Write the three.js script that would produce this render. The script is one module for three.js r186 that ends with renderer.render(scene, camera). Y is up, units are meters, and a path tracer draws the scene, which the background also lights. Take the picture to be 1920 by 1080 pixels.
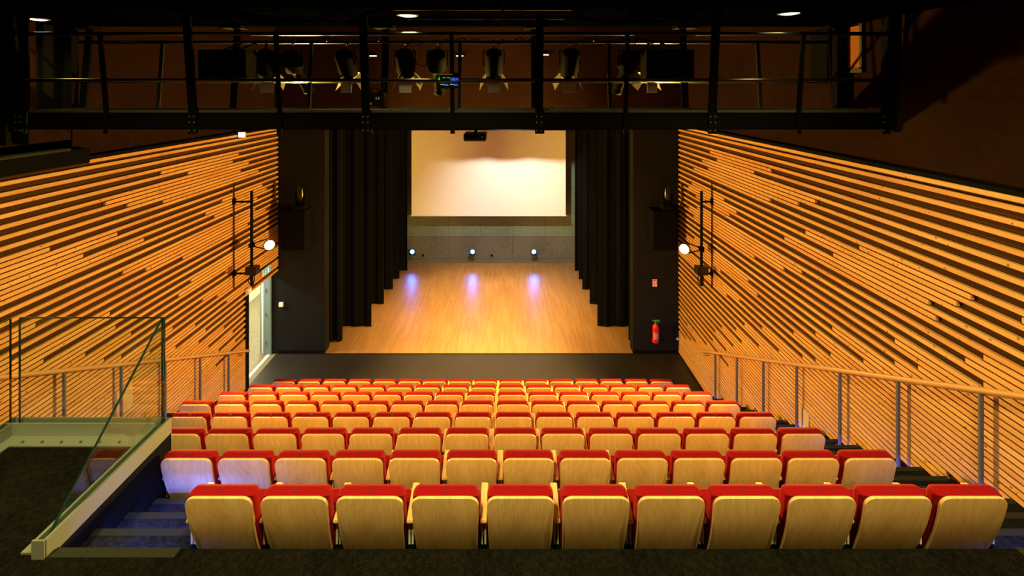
import * as THREE from 'three';
import { mergeGeometries } from 'three/addons/utils/BufferGeometryUtils.js';
import { RoundedBoxGeometry } from 'three/addons/geometries/RoundedBoxGeometry.js';
import { TextGeometry } from 'three/addons/geometries/TextGeometry.js';
import { FontLoader } from 'three/addons/loaders/FontLoader.js';
import { RectAreaLightUniformsLib } from 'three/addons/lights/RectAreaLightUniformsLib.js';

// ------------------------------------------------------------------ camera, exposure, light levels
RectAreaLightUniformsLib.init();
const scene = new THREE.Scene();
scene.background = new THREE.Color(0, 0, 0);
const EYE = 7.14;                                   // eye height above the hall floor
const P = (x, down, z) => new THREE.Vector3(x, EYE - down, -z);   // x right, metres below the eye, metres ahead
const camera = new THREE.PerspectiveCamera(66.42, 1920 / 1080, 0.1, 100);
camera.position.set(0, EYE, 0);
camera.lookAt(0, EYE, -10);
camera.setViewOffset(1920, 1080, 12, 372, 1920, 1080);            // shifted lens: level camera, horizon high in the frame
const renderer = new THREE.WebGLRenderer({ antialias: true });
renderer.toneMapping = THREE.LinearToneMapping;
renderer.toneMappingExposure = 1.0;
renderer.shadowMap.enabled = true;
const LEVEL = { house: 63, front: 5, flood: 460, stage: 190, screen: 125, blue: 6, step: 420, corridor: 120 };
const HUE = {
  house: new THREE.Color().setRGB(1, 0.8, 0.26), flood: new THREE.Color().setRGB(1, 0.6, 0.1), stage: new THREE.Color().setRGB(1, 0.69, 0.22),
  screen: new THREE.Color().setRGB(1, 0.92, 0.76), blue: new THREE.Color().setRGB(0.06, 0.2, 1), step: new THREE.Color().setRGB(0.05, 0.1, 1), corridor: new THREE.Color().setRGB(1, 0.95, 0.72),
};

// ------------------------------------------------------------------ helpers
let seed = 20260;
const rnd = () => { seed = (seed * 1664525 + 1013904223) % 4294967296; return seed / 4294967296; };
const used = new Map();
function numbered(n) { const k = used.get(n) || 0; used.set(n, k + 1); return k ? n + '_' + String(k).padStart(3, '0') : n; }
function metreUV(g) {                                // box-projected uv, one unit per metre
  const q = g.index ? g.toNonIndexed() : g;
  const p = q.attributes.position, n = q.attributes.normal, uv = new Float32Array(p.count * 2);
  for (let i = 0; i < p.count; i++) {
    const ax = Math.abs(n.getX(i)), ay = Math.abs(n.getY(i)), az = Math.abs(n.getZ(i));
    let u, v;
    if (ay >= ax && ay >= az) { u = p.getX(i); v = p.getZ(i); } else if (ax >= az) { u = p.getZ(i); v = p.getY(i); } else { u = p.getX(i); v = p.getY(i); }
    uv[2 * i] = u; uv[2 * i + 1] = v;
  }
  q.setAttribute('uv', new THREE.BufferAttribute(uv, 2));
  for (const k of Object.keys(q.attributes)) if (!['position', 'normal', 'uv'].includes(k)) q.deleteAttribute(k);
  return q;
}
const join = (list) => list.length === 1 ? metreUV(list[0]) : mergeGeometries(list.map(metreUV), false);
function mesh(name, geo, mat, parent) {
  const m = new THREE.Mesh(Array.isArray(geo) ? join(geo) : geo, mat);
  m.name = parent && parent !== scene ? name : numbered(name);
  m.castShadow = m.receiveShadow = true;
  (parent || scene).add(m);
  return m;
}
function tag(o, label, category, group) { o.userData.label = label; o.userData.category = category; if (group) o.userData.group = group; return o; }
function thing(name, label, category, pos, group) {
  const g = new THREE.Group(); g.name = numbered(name);
  if (pos) g.position.copy(pos);
  scene.add(g);
  return tag(g, label, category, group);
}
function struct(name) { const g = new THREE.Group(); g.name = name; g.userData.kind = 'structure'; scene.add(g); return g; }
const bx = (w, h, d, x = 0, y = 0, z = 0) => new THREE.BoxGeometry(w, h, d).translate(x, y, z);
const rb = (w, h, d, r, x = 0, y = 0, z = 0) => new RoundedBoxGeometry(w, h, d, 2, r).translate(x, y, z);
function wbox(x0, x1, d0, d1, z0, z1) {              // world box: x range, range below the eye, range ahead
  return bx(x1 - x0, d1 - d0, z1 - z0, (x0 + x1) / 2, EYE - (d0 + d1) / 2, -(z0 + z1) / 2);
}
function rod(a, b, r, seg = 12, r2 = r) {            // cylinder between two points
  const d = new THREE.Vector3().subVectors(b, a), l = d.length();
  const g = new THREE.CylinderGeometry(r2, r, l, seg);
  g.translate(0, l / 2, 0).applyQuaternion(new THREE.Quaternion().setFromUnitVectors(new THREE.Vector3(0, 1, 0), d.normalize()));
  return g.translate(a.x, a.y, a.z);
}
function bar(a, b, w, t) {                           // rectangular bar from a to b: w across x, t across depth
  const d = new THREE.Vector3().subVectors(b, a), l = d.length();
  return bx(w, l, t, 0, l / 2, 0).applyQuaternion(new THREE.Quaternion().setFromUnitVectors(new THREE.Vector3(0, 1, 0), d.normalize())).translate(a.x, a.y, a.z);
}
const tube = (pts, r, seg = 40) => new THREE.TubeGeometry(new THREE.CatmullRomCurve3(pts), seg, r, 6, false);
const V = (x, y, z) => new THREE.Vector3(x, y, z);

// ------------------------------------------------------------------ textures
function hash(x, y, s) { let h = Math.imul(x, 374761393) + Math.imul(y, 668265263) + Math.imul(s, 974634777); h = Math.imul(h ^ (h >>> 13), 1274126177); return ((h ^ (h >>> 16)) >>> 0) / 4294967296; }
function noise(x, y, px, py, s) {                    // tiling value noise
  const xi = Math.floor(x), yi = Math.floor(y), fx = x - xi, fy = y - yi, u = fx * fx * (3 - 2 * fx), v = fy * fy * (3 - 2 * fy);
  const m = (a, b) => ((a % b) + b) % b, x0 = m(xi, px), x1 = m(xi + 1, px), y0 = m(yi, py), y1 = m(yi + 1, py);
  const a = hash(x0, y0, s), b = hash(x1, y0, s), c = hash(x0, y1, s), d = hash(x1, y1, s);
  return (a + (b - a) * u) * (1 - v) + (c + (d - c) * u) * v;
}
function tex(w, h, mx, my, fn, srgb = true) {        // fn(u, v) -> [r, g, b] 0..255
  const data = new Uint8Array(w * h * 4);
  for (let y = 0; y < h; y++) for (let x = 0; x < w; x++) {
    const c = fn(x / w, y / h), o = (y * w + x) * 4;
    for (let k = 0; k < 3; k++) data[o + k] = Math.max(0, Math.min(255, c[k]));
    data[o + 3] = 255;
  }
  const t = new THREE.DataTexture(data, w, h);
  t.wrapS = t.wrapT = THREE.RepeatWrapping; t.magFilter = THREE.LinearFilter; t.minFilter = THREE.LinearMipmapLinearFilter; t.generateMipmaps = true;
  if (srgb) t.colorSpace = THREE.SRGBColorSpace;
  t.repeat.set(1 / mx, 1 / my); t.needsUpdate = true;
  return t;
}
const mix = (a, b, t) => a.map((v, i) => v + (b[i] - v) * t);
// pine: grain along u, 3 m x 0.6 m, with knots
const knots = Array.from({ length: 46 }, () => [rnd(), rnd(), 0.004 + rnd() * 0.006]);
const pineTex = tex(1024, 512, 3, 0.6, (u, v) => {
  const g = noise(u * 10, v * 120, 10, 120, 1) * 0.6 + noise(u * 40, v * 250, 40, 250, 2) * 0.4, l = noise(u * 5, v * 11, 5, 11, 3);
  let c = mix([214, 170, 112], [176, 124, 72], g * 0.55 + l * 0.45);
  for (const [a, b, r] of knots) { const d = Math.hypot((u - a) * 3, (v - b) * 0.6); if (d < r * 1.7) c = mix([96, 52, 24], c, Math.min(1, d / (r * 1.7)) ** 2); }
  return c;
});
// birch ply: vertical wavy grain, 0.7 m square
const birchTex = tex(512, 512, 0.7, 0.7, (u, v) => {
  const w = noise(u * 3, v * 3, 3, 3, 5) * 0.22 + noise(u * 9, v * 5, 9, 5, 6) * 0.04, s = Math.sin((u + w) * 2 * Math.PI * 9) * 0.5 + 0.5;
  const f = noise(u * 130, v * 8, 130, 8, 7), b = noise(u * 6, v * 4, 6, 4, 8);
  return mix([224, 188, 134], [186, 144, 90], s * 0.14 + f * 0.42 + b * 0.38);
});
const carpetTex = tex(512, 512, 1.1, 1.1, (u, v) => {
  const f = noise(u * 256, v * 256, 256, 256, 9), m = noise(u * 40, v * 40, 40, 40, 10), l = noise(u * 5, v * 5, 5, 5, 11), k = 0.35 + f * 0.7 + m * 0.4 + l * 0.25;
  return [60 * k, 58 * k, 50 * k];
});
const hallTex = tex(512, 512, 2, 2, (u, v) => {
  const f = noise(u * 220, v * 220, 220, 220, 12), l = noise(u * 6, v * 6, 6, 6, 13), k = 0.8 + f * 0.28 + l * 0.14;
  return [76 * k, 72 * k, 66 * k];
});
// stage floor: narrow strips running up-stage
const stageTex = tex(1024, 1024, 4.2, 7, (u, v) => {
  const strip = Math.floor(u * 60), off = hash(strip, 3, 4), seg = Math.floor(v * 9 + off * 9), tone = hash(strip, seg % 9, 17);
  const g = noise(u * 420, v * 26, 420, 26, 14), l = noise(u * 7, v * 9, 7, 9, 15), e = (u * 60) % 1, gap = e < 0.06 ? 0.8 : 1;
  return mix([178, 134, 88], [140, 98, 58], tone * 0.35 + g * 0.35 + l * 0.35).map((c) => c * gap);
});
const paintTex = tex(256, 256, 3, 3, (u, v) => { const k = 0.86 + noise(u * 60, v * 60, 60, 60, 20) * 0.14 + noise(u * 4, v * 4, 4, 4, 21) * 0.14; return [236 * k, 236 * k, 236 * k]; });
const grainBump = tex(256, 256, 0.25, 0.25, (u, v) => { const k = noise(u * 128, v * 128, 128, 128, 30) * 255; return [k, k, k]; }, false);

// ------------------------------------------------------------------ materials
const M = {};
const std = (o) => new THREE.MeshStandardMaterial(o);
const dark = (r, g, b, rough, spec, extra = {}) => new THREE.MeshPhysicalMaterial({ color: new THREE.Color().setRGB(r, g, b), roughness: rough, specularIntensity: spec, ...extra });
const lin = (r, g, b) => new THREE.Color().setRGB(r, g, b);
M.slats = [lin(1, 1, 1), lin(0.93, 0.9, 0.84), lin(1, 0.95, 0.86), lin(0.96, 0.86, 0.76)].map((c) => std({ map: pineTex, color: c, roughness: 0.62 }));
M.backing = dark(0.06, 0.027, 0.009, 0.95, 0.1);
M.brown = dark(0.02, 0.008, 0.0032, 0.9, 0.08, { map: paintTex });
M.black = dark(0.003, 0.003, 0.0027, 0.85, 0.15);
M.ceiling = dark(0.0008, 0.0008, 0.0007, 1, 0);
M.pillar = dark(0.011, 0.0115, 0.01, 0.75, 0.2, { map: paintTex });
M.velvet = dark(0.004, 0.004, 0.0037, 1, 0.1);
M.steel = dark(0.0022, 0.0022, 0.002, 0.5, 0.1);
M.gloss = dark(0.004, 0.004, 0.0036, 0.22, 0.9);
M.lamp = dark(0.002, 0.002, 0.0019, 0.7, 0.1);
M.postDark = dark(0.02, 0.021, 0.016, 0.6, 0.2);
M.grey = std({ color: lin(0.042, 0.042, 0.034), roughness: 0.55 });
M.alu = std({ color: lin(0.23, 0.26, 0.23), roughness: 0.42, metalness: 0.5 });
M.postSteel = std({ color: lin(0.085, 0.08, 0.08), roughness: 0.55, metalness: 0.2 });
M.rail = std({ color: lin(0.48, 0.25, 0.1), roughness: 0.42 });
M.birch = std({ map: birchTex, roughness: 0.42 });
M.birchEdge = std({ map: birchTex, color: lin(1, 0.96, 0.86), roughness: 0.45 });
M.red = new THREE.MeshPhysicalMaterial({ color: lin(0.2, 0.0016, 0.004), roughness: 0.95, specularIntensity: 0.25, bumpMap: grainBump, bumpScale: 0.0006 });
M.ink = std({ color: lin(0.03, 0.01, 0.01), roughness: 0.8 });
M.cream = std({ color: lin(0.6, 0.57, 0.42), roughness: 0.5 });
M.carpet = dark(0.12, 0.12, 0.12, 1, 0.05, { map: carpetTex, bumpMap: grainBump, bumpScale: 0.003 });
M.hall = std({ map: hallTex, color: lin(0.25, 0.2, 0.165), roughness: 0.5 });
M.stage = std({ map: stageTex, roughness: 0.36 });
M.nosing = dark(0.018, 0.019, 0.0145, 0.6, 0.15);
M.tread = dark(0.2, 0.22, 0.32, 1, 0.05, { map: carpetTex, bumpMap: grainBump, bumpScale: 0.003 });  // landing carpet again, lightened and tinted blue for the step-light glow
M.backUpper = std({ color: lin(0.17, 0.215, 0.155), map: paintTex, roughness: 0.8 });
M.backLower = std({ color: lin(0.135, 0.13, 0.105), map: paintTex, roughness: 0.8 });
M.screen = std({ color: lin(0.86, 0.84, 0.78), roughness: 0.95 });
M.white = std({ color: lin(0.75, 0.74, 0.7), roughness: 0.5 });
M.plate = std({ color: lin(0.5, 0.34, 0.2), roughness: 0.6 });
M.wallCream = std({ color: lin(0.8, 0.74, 0.55), roughness: 0.85 });
M.tan = std({ color: lin(0.2, 0.18, 0.1), roughness: 0.6, map: paintTex });
M.doorBlue = std({ color: lin(0.13, 0.21, 0.25), roughness: 0.45 });
M.glass = new THREE.MeshPhysicalMaterial({ color: lin(0.93, 0.98, 0.95), roughness: 0.01, transmission: 1, thickness: 0, ior: 1.5 });
M.glassEdge = new THREE.MeshPhysicalMaterial({ color: lin(0.005, 0.02, 0.019), roughness: 0.12, clearcoat: 1 });
M.extRed = std({ color: lin(0.55, 0.012, 0.012), roughness: 0.3 });
M.green = std({ color: lin(0.03, 0.3, 0.08), roughness: 0.5 });
M.flap = std({ color: lin(0.4, 0.39, 0.33), roughness: 0.6 });
M.ochre = std({ color: lin(0.34, 0.12, 0.025), roughness: 0.9 });  // amber lamp light falling on the upper wall, put into the colour
const glow = (r, g, b, k) => std({ color: lin(0.02, 0.02, 0.02), emissive: lin(r, g, b), emissiveIntensity: k });
M.bulb = glow(1, 0.95, 0.66, 5);
M.floodGlow = glow(1, 0.52, 0.16, 7);
M.stageGlow = glow(1, 0.8, 0.5, 5);
M.blueGlow = glow(0.05, 0.13, 1, 18);
M.stepGlow = glow(0.2, 0.28, 1, 3);
M.slot = glow(1, 0.96, 0.8, 2.2);
M.panelGlow = glow(1, 0.96, 0.78, 3);

// ------------------------------------------------------------------ structure: floors and steps
const stepDown = (n) => 3.3 + 0.16 * n, stepZ = (n) => 3.16 + 0.3 * n;
const floor = struct('floor');
mesh('hall_floor', [wbox(-6.2, 4.75, EYE, EYE + 0.2, 10.06, 11.9)], M.hall, floor);
mesh('stage_floor', [wbox(-6.4, 6.8, EYE - 0.004, EYE + 0.2, 11.9, 18.3)], M.stage, floor);
mesh('stage_edge', [wbox(-4.89, 3.45, EYE - 0.008, EYE + 0.01, 11.88, 11.9)], M.black, floor);
mesh('landing', [wbox(-6.2, 4.75, 3.3, 3.5, -2.6, 3.16)], M.carpet, floor);
mesh('landing_riser', [wbox(-2.33, 3.66, 3.32, 3.8, 3.1, 3.158)], M.black, floor);
mesh('gallery_nose', [wbox(-4.8, -3.26, 3.3, EYE, 3.16, 4.25)], M.carpet, floor);
for (let i = 0; i < 8; i++) {
  const x0 = i === 0 ? -2.33 : i === 1 ? -3.24 : -5.07, d = 3.78 + 0.48 * i, z0 = 3.16 + 0.9 * i;
  mesh('tier', [wbox(x0, 3.66, d, EYE + 0.05, z0, z0 + 0.9)], M.carpet, floor);
}
mesh('tier', [wbox(-4.8, -3.24, 4.26, EYE, 4.26, 4.96)], M.carpet, floor);
function step(x0, x1, n) {
  const s = mesh('step', [wbox(x0, x1, stepDown(n), EYE + 0.1, stepZ(n - 1), stepZ(n))], M.tread, floor);
  mesh('nosing', [wbox(x0, x1, stepDown(n) - 0.004, stepDown(n) + 0.03, stepZ(n) - 0.05, stepZ(n) + 0.004)], M.nosing, s);
}
for (let n = 1; n <= 23; n++) { step(3.665, 4.665, n); step(-6.14, n <= 3 ? -4.805 : -5.075, n); }
for (let n = 1; n <= 3; n++) step(-3.225, -2.335, n);
mesh('landing_nosing', [wbox(-3.225, -2.335, 3.295, 3.33, 3.1, 3.166)], M.nosing, floor);
mesh('landing_nosing', [wbox(3.665, 4.665, 3.295, 3.33, 3.1, 3.166)], M.nosing, floor);
mesh('landing_nosing', [wbox(-6.14, -4.81, 3.295, 3.33, 3.1, 3.166)], M.nosing, floor);

// ------------------------------------------------------------------ structure: side walls with timber slats
const right = struct('wall_right'), left = struct('wall_left');
mesh('backing', [wbox(4.718, 4.95, 0.97, EYE + 0.2, -2.6, 11.9)], M.backing, right);
mesh('upper_wall', [wbox(4.78, 4.95, -2.7, 0.96, -2.6, 11.9)], M.brown, right);
mesh('cap_rail', [wbox(4.69, 4.8, 0.93, 0.975, -2.6, 11.9)], M.black, right);
mesh('backing', [wbox(-6.47, -6.193, 1.02, EYE + 0.2, -2.6, 10.53), wbox(-6.47, -6.193, 1.02, 4.9, 10.53, 11.9)], M.backing, left);
mesh('upper_wall', [wbox(-6.6, -6.27, -2.7, 0.72, -2.6, 6.35), wbox(-6.6, -6.25, -2.7, 1.0, 6.35, 11.9)], M.brown, left);
mesh('cap_rail', [wbox(-6.27, -6.16, 0.985, 1.03, 6.5, 11.9)], M.black, left);
mesh('fascia_panel', [wbox(-6.27, -6.13, 0.86, 1.07, -2.6, 6.49)], M.velvet, left);
mesh('ledge', [wbox(-6.6, -6.13, 0.83, 0.86, -2.6, 6.2)], M.postDark, left);
mesh('door_jamb', [wbox(-6.22, -6.14, 4.9, EYE, 10.4, 10.53)], M.black, left);
function slatGeo(x, down, z0, z1, h = 0.05) {
  const g = metreUV(bx(0.042, h, z1 - z0, x, EYE - down, -(z0 + z1) / 2)), uv = g.attributes.uv, a = rnd() * 3, b = rnd() * 0.6;
  for (let i = 0; i < uv.count; i++) uv.setXY(i, uv.getX(i) + a, uv.getY(i) + b);
  return g;
}
const nearEnd = (down) => { const n = Math.ceil((down + 0.026 - 3.3) / 0.16); return n <= 0 ? -2.5 : 3.165 + 0.3 * (Math.min(n, 24) - 1); };
function slat(side, down, z0, z1) {
  const isR = side === right, x = isR ? 4.691 : -6.166;
  const far = isR || down < 4.92 ? 11.89 : 10.39;
  const a = Math.max(z0, nearEnd(down)), b = Math.min(z1, far);
  if (b - a > 0.1) mesh('slat', slatGeo(x, down, a, b), M.slats[Math.floor(rnd() * 4)], side);
}
// infill slats between the full-length ones: [gap, far end, near end], 0 = runs through
const inR = [[2,10.06,7.75],[3,9.72,8.28],[4,10.45,6.64],[5,10.14,7.03],[6,10.91,7.78],[7,5.81,4.42],[7,3.98,0],[8,6.85,4.56],[9,11.04,9.42],[9,6.27,4.86],[10,11.23,8.91],[10,7.37,4.78],[11,10.79,9.19],[11,4.3,0],[12,4.47,0],[13,10.73,6.95],[13,4.3,0],[14,11.21,7.4],[14,5.28,0],[15,10.93,8.27],[15,4.98,0],[16,5.28,0],[17,6.29,0],[18,5.74,0],[19,10.88,8.49],[19,6.63,0],[20,11.36,8.18],[20,6.32,0],[21,11.16,9.58],[21,7.13,0],[22,6.63,0],[23,0,8.8],[23,6.92,0],[24,0,9.31],[24,8.01,0]];
const inRlow = [7.52,8.6,8.11,8.91,8.7,9.49,9.02,9.8,9.32,9.91,9.22,10.22,11.28,10.81,11.09,11.41];   // gaps 25 to 40: far end, through to the stairs
const inL = [[2,10.13,7.85],[3,9.91,8.51],[4,10.52,6.76],[5,10.2,7.15],[6,10.94,7.9],[7,5.93,0],[8,6.96,0],[9,6.4,0],[9,11.12,9.54],[10,7.47,0],[10,11.3,9.02],[11,10.87,9.29],[13,10.8,7.07],[14,11.26,7.53],[14,5.75,0],[15,10.49,8.38],[16,5.47,0],[17,6.83,0],[18,5.85,0],[19,0,8.6],[19,6.93,0],[20,0,8.28],[20,6.43,0],[21,0,9.68],[21,7.22,0],[22,6.73,0],[23,0,8.94],[23,7.03,0],[24,0,9.39],[24,8.12,0],[25,7.6,0],[26,0,9.7],[26,8.71,0]];
const inLlow = [8.19,9.01,8.81,9.6,9.1,9.91,9.42,10,9.33];                                            // gaps 27 to 35
const PITCH = 0.1325;
for (const [side, top, list, low, first, topZ, topDown] of [[right, 1.093, inR, inRlow, 25, -2.5, 1.005], [left, 1.155, inL, inLlow, 27, 6.49, 1.062]]) {
  slat(side, topDown, topZ, 20);
  for (let k = 0; k < 46; k++) if (top + PITCH * k < EYE - 0.03) slat(side, top + PITCH * k, -3, 20);
  const rows = [...list, ...low.map((z, i) => [first + i, z, 0])];
  for (let j = first + low.length; j < 46; j++) rows.push([j, 0, 0]);
  for (const [j, f, n] of rows) { const d = top + PITCH * (j + 0.5); if (d < EYE - 0.03) slat(side, d, n || -3, f || 20); }
}

// ------------------------------------------------------------------ structure: front wall, stage house, ceilings, rear wall
const front = struct('wall_front');
mesh('pillar', [wbox(-6.34, -4.89, 0.85, EYE + 0.1, 11.9, 12.2)], M.pillar, front);
mesh('pillar', [wbox(3.45, 4.95, 0.85, EYE + 0.1, 11.9, 12.2)], M.pillar, front);
mesh('header', [wbox(-6.6, 4.95, -2.7, 0.85, 11.9, 12.2)], M.brown, front);
mesh('baseboard', [wbox(-6.14, -4.89, EYE - 0.09, EYE, 11.885, 11.9)], M.black, front);
mesh('baseboard', [wbox(3.45, 4.66, EYE - 0.09, EYE, 11.885, 11.9)], M.black, front);
const far = struct('wall_far');
mesh('backing', [wbox(-6.55, 7, -1, EYE + 0.1, 18.16, 18.35)], M.black, far);
for (let k = 0; k < 4; k++) mesh('panel', [wbox(-4.95 + k * 2.62, -2.34 + k * 2.62, EYE - 1.09, EYE - 0.18, 18.12, 18.16)], M.backLower, far);
mesh('baseboard', [wbox(-5, 5.6, EYE - 0.17, EYE, 18.1, 18.16)], M.backLower, far);
for (let r = 0; r < 5; r++) for (let k = 0; k < 8; k++) {
  const b = EYE - 1.1 - [0, 1.34, 1.98, 3.32, 4.66][r], t = EYE - 1.1 - [1.33, 1.97, 3.31, 4.65, 5.99][r];
  mesh('panel', [wbox(-4.95 + k * 1.31, -3.647 + k * 1.31, t, b, 18.12 + rnd() * 0.004, 18.16)], M.backUpper, far);
}
const house = struct('wall_side');
mesh('stage_wall', [wbox(-6.55, -6.4, -1, EYE + 0.1, 12.2, 18.35)], M.black, house);
mesh('stage_wall', [wbox(6.8, 7, -1, EYE + 0.1, 12.2, 18.35)], M.black, house);
mesh('stage_wall', [wbox(4.95, 7, -1, EYE + 0.1, 12.0, 12.2)], M.black, house);
const ceiling = struct('ceiling');
mesh('lower_ceiling', [wbox(-6.6, 4.95, -1.1, -0.9, -2.6, 6.3)], M.ceiling, ceiling);
mesh('ceiling_edge', [wbox(-6.6, 4.95, -2.7, -1.1, 6.15, 6.3)], M.ceiling, ceiling);
mesh('upper_ceiling', [wbox(-6.6, 4.95, -2.8, -2.6, 6.3, 12.2)], M.ceiling, ceiling);
mesh('stage_ceiling', [wbox(-6.55, 7, -1.2, -1, 12.2, 18.35)], M.black, ceiling);
mesh('joint_strip', [wbox(-1.25, 0.75, -0.902, -0.893, 4.97, 4.985)], M.grey, ceiling);
mesh('joint_strip', [wbox(-1.25, 0.75, -0.902, -0.893, 5.62, 5.635)], M.grey, ceiling);
const rear = struct('wall_rear');
mesh('rear_wall', [wbox(-6.6, 4.95, -1, 3.4, -2.8, -2.6)], M.brown, rear);

// corridor behind the side door
const corr = struct('wall_corridor');
mesh('corridor_floor', [wbox(-9.2, -6.47, EYE, EYE + 0.15, 9.6, 19.5), wbox(-6.47, -6.2, EYE + 0.001, EYE + 0.15, 10.53, 11.9)], M.tan, corr);
mesh('corridor_wall', [wbox(-9, -8.6, 4, EYE, 9.6, 19.5), wbox(-8.6, -6.6, 4, EYE, 19.3, 19.5), wbox(-8.6, -6.6, 4, EYE, 9.4, 9.6)], M.wallCream, corr);
mesh('corridor_ceiling', [wbox(-9.2, -6.6, 4.2, 4.3, 9.4, 19.5)], M.white, corr);
mesh('corridor_wall', [wbox(-6.6, -6.55, 4, EYE, 11.9, 19.4)], M.wallCream, corr);
const door = struct('door_1');
mesh('frame', [wbox(-6.52, -6.33, 4.9, EYE, 11.84, 11.9), wbox(-6.47, -6.3, 4.9, 4.95, 10.53, 11.84)], M.doorBlue, door);
const leaf = mesh('door_leaf', [wbox(-6.65, -6.61, 4.93, EYE - 0.01, 11.92, 12.8)], M.doorBlue, door);
leaf.name = 'door_leaf';
for (const d of [5.35, 6.0, 6.75]) mesh('hinge', [rod(P(-6.46, d, 11.83), P(-6.46, d + 0.1, 11.83), 0.012)], M.alu, door);
mesh('threshold', [wbox(-6.42, -6.34, EYE - 0.008, EYE + 0.002, 10.53, 11.84)], M.white, door);

// ------------------------------------------------------------------ lamps
function spot(color, intensity, pos, target, angle, penumbra, radius = 4, parent = scene) {
  const l = new THREE.SpotLight(color, intensity, 0, angle, penumbra, 2);
  l.position.copy(pos); l.target.position.copy(target); l.castShadow = true; l.shadow.radius = radius; l.shadow.mapSize.set(1024, 1024);
  scene.add(l); scene.add(l.target);
  return l;
}
function downlight(x, z, label, intensity, group) {
  const t = thing('ceiling_downlight', label, 'ceiling light', P(x, -0.9, z), group);
  mesh('trim_ring', new THREE.TorusGeometry(0.115, 0.012, 8, 28).rotateX(Math.PI / 2).translate(0, -0.004, 0), M.grey, t);
  mesh('diffuser', new THREE.SphereGeometry(0.106, 24, 8, 0, Math.PI * 2, Math.PI / 2, Math.PI / 2).scale(1, 0.22, 1), M.bulb, t);
  spot(HUE.house, intensity, P(x, -0.9 + 0.05, z), P(x, 6, z + (z < 5 ? 3.5 : 0.01)), z < 5 ? 0.97 : 1.2, 1, 8);
}
downlight(-5.94, 5.58, 'leftmost of the three round ceiling lights, above the end of the catwalk', LEVEL.front);
downlight(-1.18, 5.3, 'middle one of the three round ceiling lights, above the catwalk', LEVEL.front);
downlight(3.33, 5.16, 'rightmost of the three round ceiling lights, above the catwalk', LEVEL.front);
for (const [z, a] of [[2.0, 'front'], [1.3, 'rear']]) for (const [x, b] of [[-4.2, 'left'], [-0.7, 'middle'], [2.8, 'right']]) downlight(x, z, 'round ceiling light above the top landing, ' + a + ' row, ' + b + ' one', LEVEL.house, 'ceiling lights over the landing');
// amber floodlights on wall pipes
function wallRig(side) {
  const isR = side > 0, wx = isR ? 4.665 : -6.14, px = isR ? 4.42 : -5.73, lx = isR ? 4.03 : -5.33, ld = isR ? 3.6 : 3.51, z = 9.93, w = isR ? 'right' : 'left';
  const t = thing('lighting_pipe', 'black vertical lighting pipe held off the ' + w + ' slatted wall by two arms', 'pipe', P(px, 4.42, z));
  const L = (x, d, zz = z) => P(x, d, zz).sub(t.position);
  mesh('pipe', [rod(L(px, 4.42), L(px, 2.29), 0.03)], M.steel, t);
  for (const d of [2.53, 4.15]) mesh('arm', [rod(L(px, d), L(wx, d), 0.022), bx(0.02, 0.14, 0.1, ...L(wx - Math.sign(wx) * 0.012, d).toArray())], M.steel, t);
  mesh('wall_cable', [rod(L(wx - Math.sign(wx) * 0.012, 2.1), L(wx - Math.sign(wx) * 0.012, 4.5), 0.01, 6)], M.steel, t);
  mesh('clamp', [bx(0.09, 0.09, 0.1, ...L(px, ld).toArray())], M.steel, t);
  const b = thing('control_box', 'small black box clamped low on the ' + w + ' lighting pipe', 'box', P(px + (isR ? -0.06 : 0.09), 4.02, z - 0.125));
  mesh('housing', [rb(isR ? 0.26 : 0.26, 0.18, 0.16, 0.015)], M.gloss, b);
  mesh('cable', tube([V(-0.05, -0.08, 0), V(-0.08, -0.25, 0.02), V(0.02, -0.34, 0.03), V(0.05, -0.1, 0)], 0.008, 24), M.black, b);
  const f = thing('flood_light', 'glowing amber floodlight on the ' + w + ' wall pipe', 'floodlight', P(lx, ld, z));
  const aim = V(isR ? -0.62 : 0.62, 0.08, 0.78).normalize(), q = new THREE.Quaternion().setFromUnitVectors(V(0, 0, 1), aim);
  mesh('body', new THREE.LatheGeometry([[0.001, -0.24], [0.07, -0.24], [0.085, -0.2], [0.09, -0.06], [0.115, -0.02], [0.118, 0], [0.108, 0.002]].map((p) => new THREE.Vector2(...p)), 28).rotateX(Math.PI / 2).applyQuaternion(q), M.gloss, f);
  mesh('lens', new THREE.SphereGeometry(0.106, 24, 8, 0, Math.PI * 2, 0, Math.PI / 2).scale(1, 0.3, 1).rotateX(Math.PI / 2).applyQuaternion(q), M.floodGlow, f);
  mesh('yoke', [rod(V(0, 0, 0).addScaledVector(aim, -0.12).add(V(0, 0.13, 0)), V(px - lx, 0.02, 0), 0.012), rod(V(0, -0.13, 0).addScaledVector(aim, -0.12), V(px - lx, -0.02, 0), 0.012)], M.steel, f);
  spot(HUE.flood, LEVEL.flood, P(lx, ld, z).addScaledVector(aim, 0.06), P(isR ? -6.14 : 4.67, 3.2, 6.2), 1.42, 0.35, 9);
}
wallRig(-1); wallRig(1);
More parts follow.
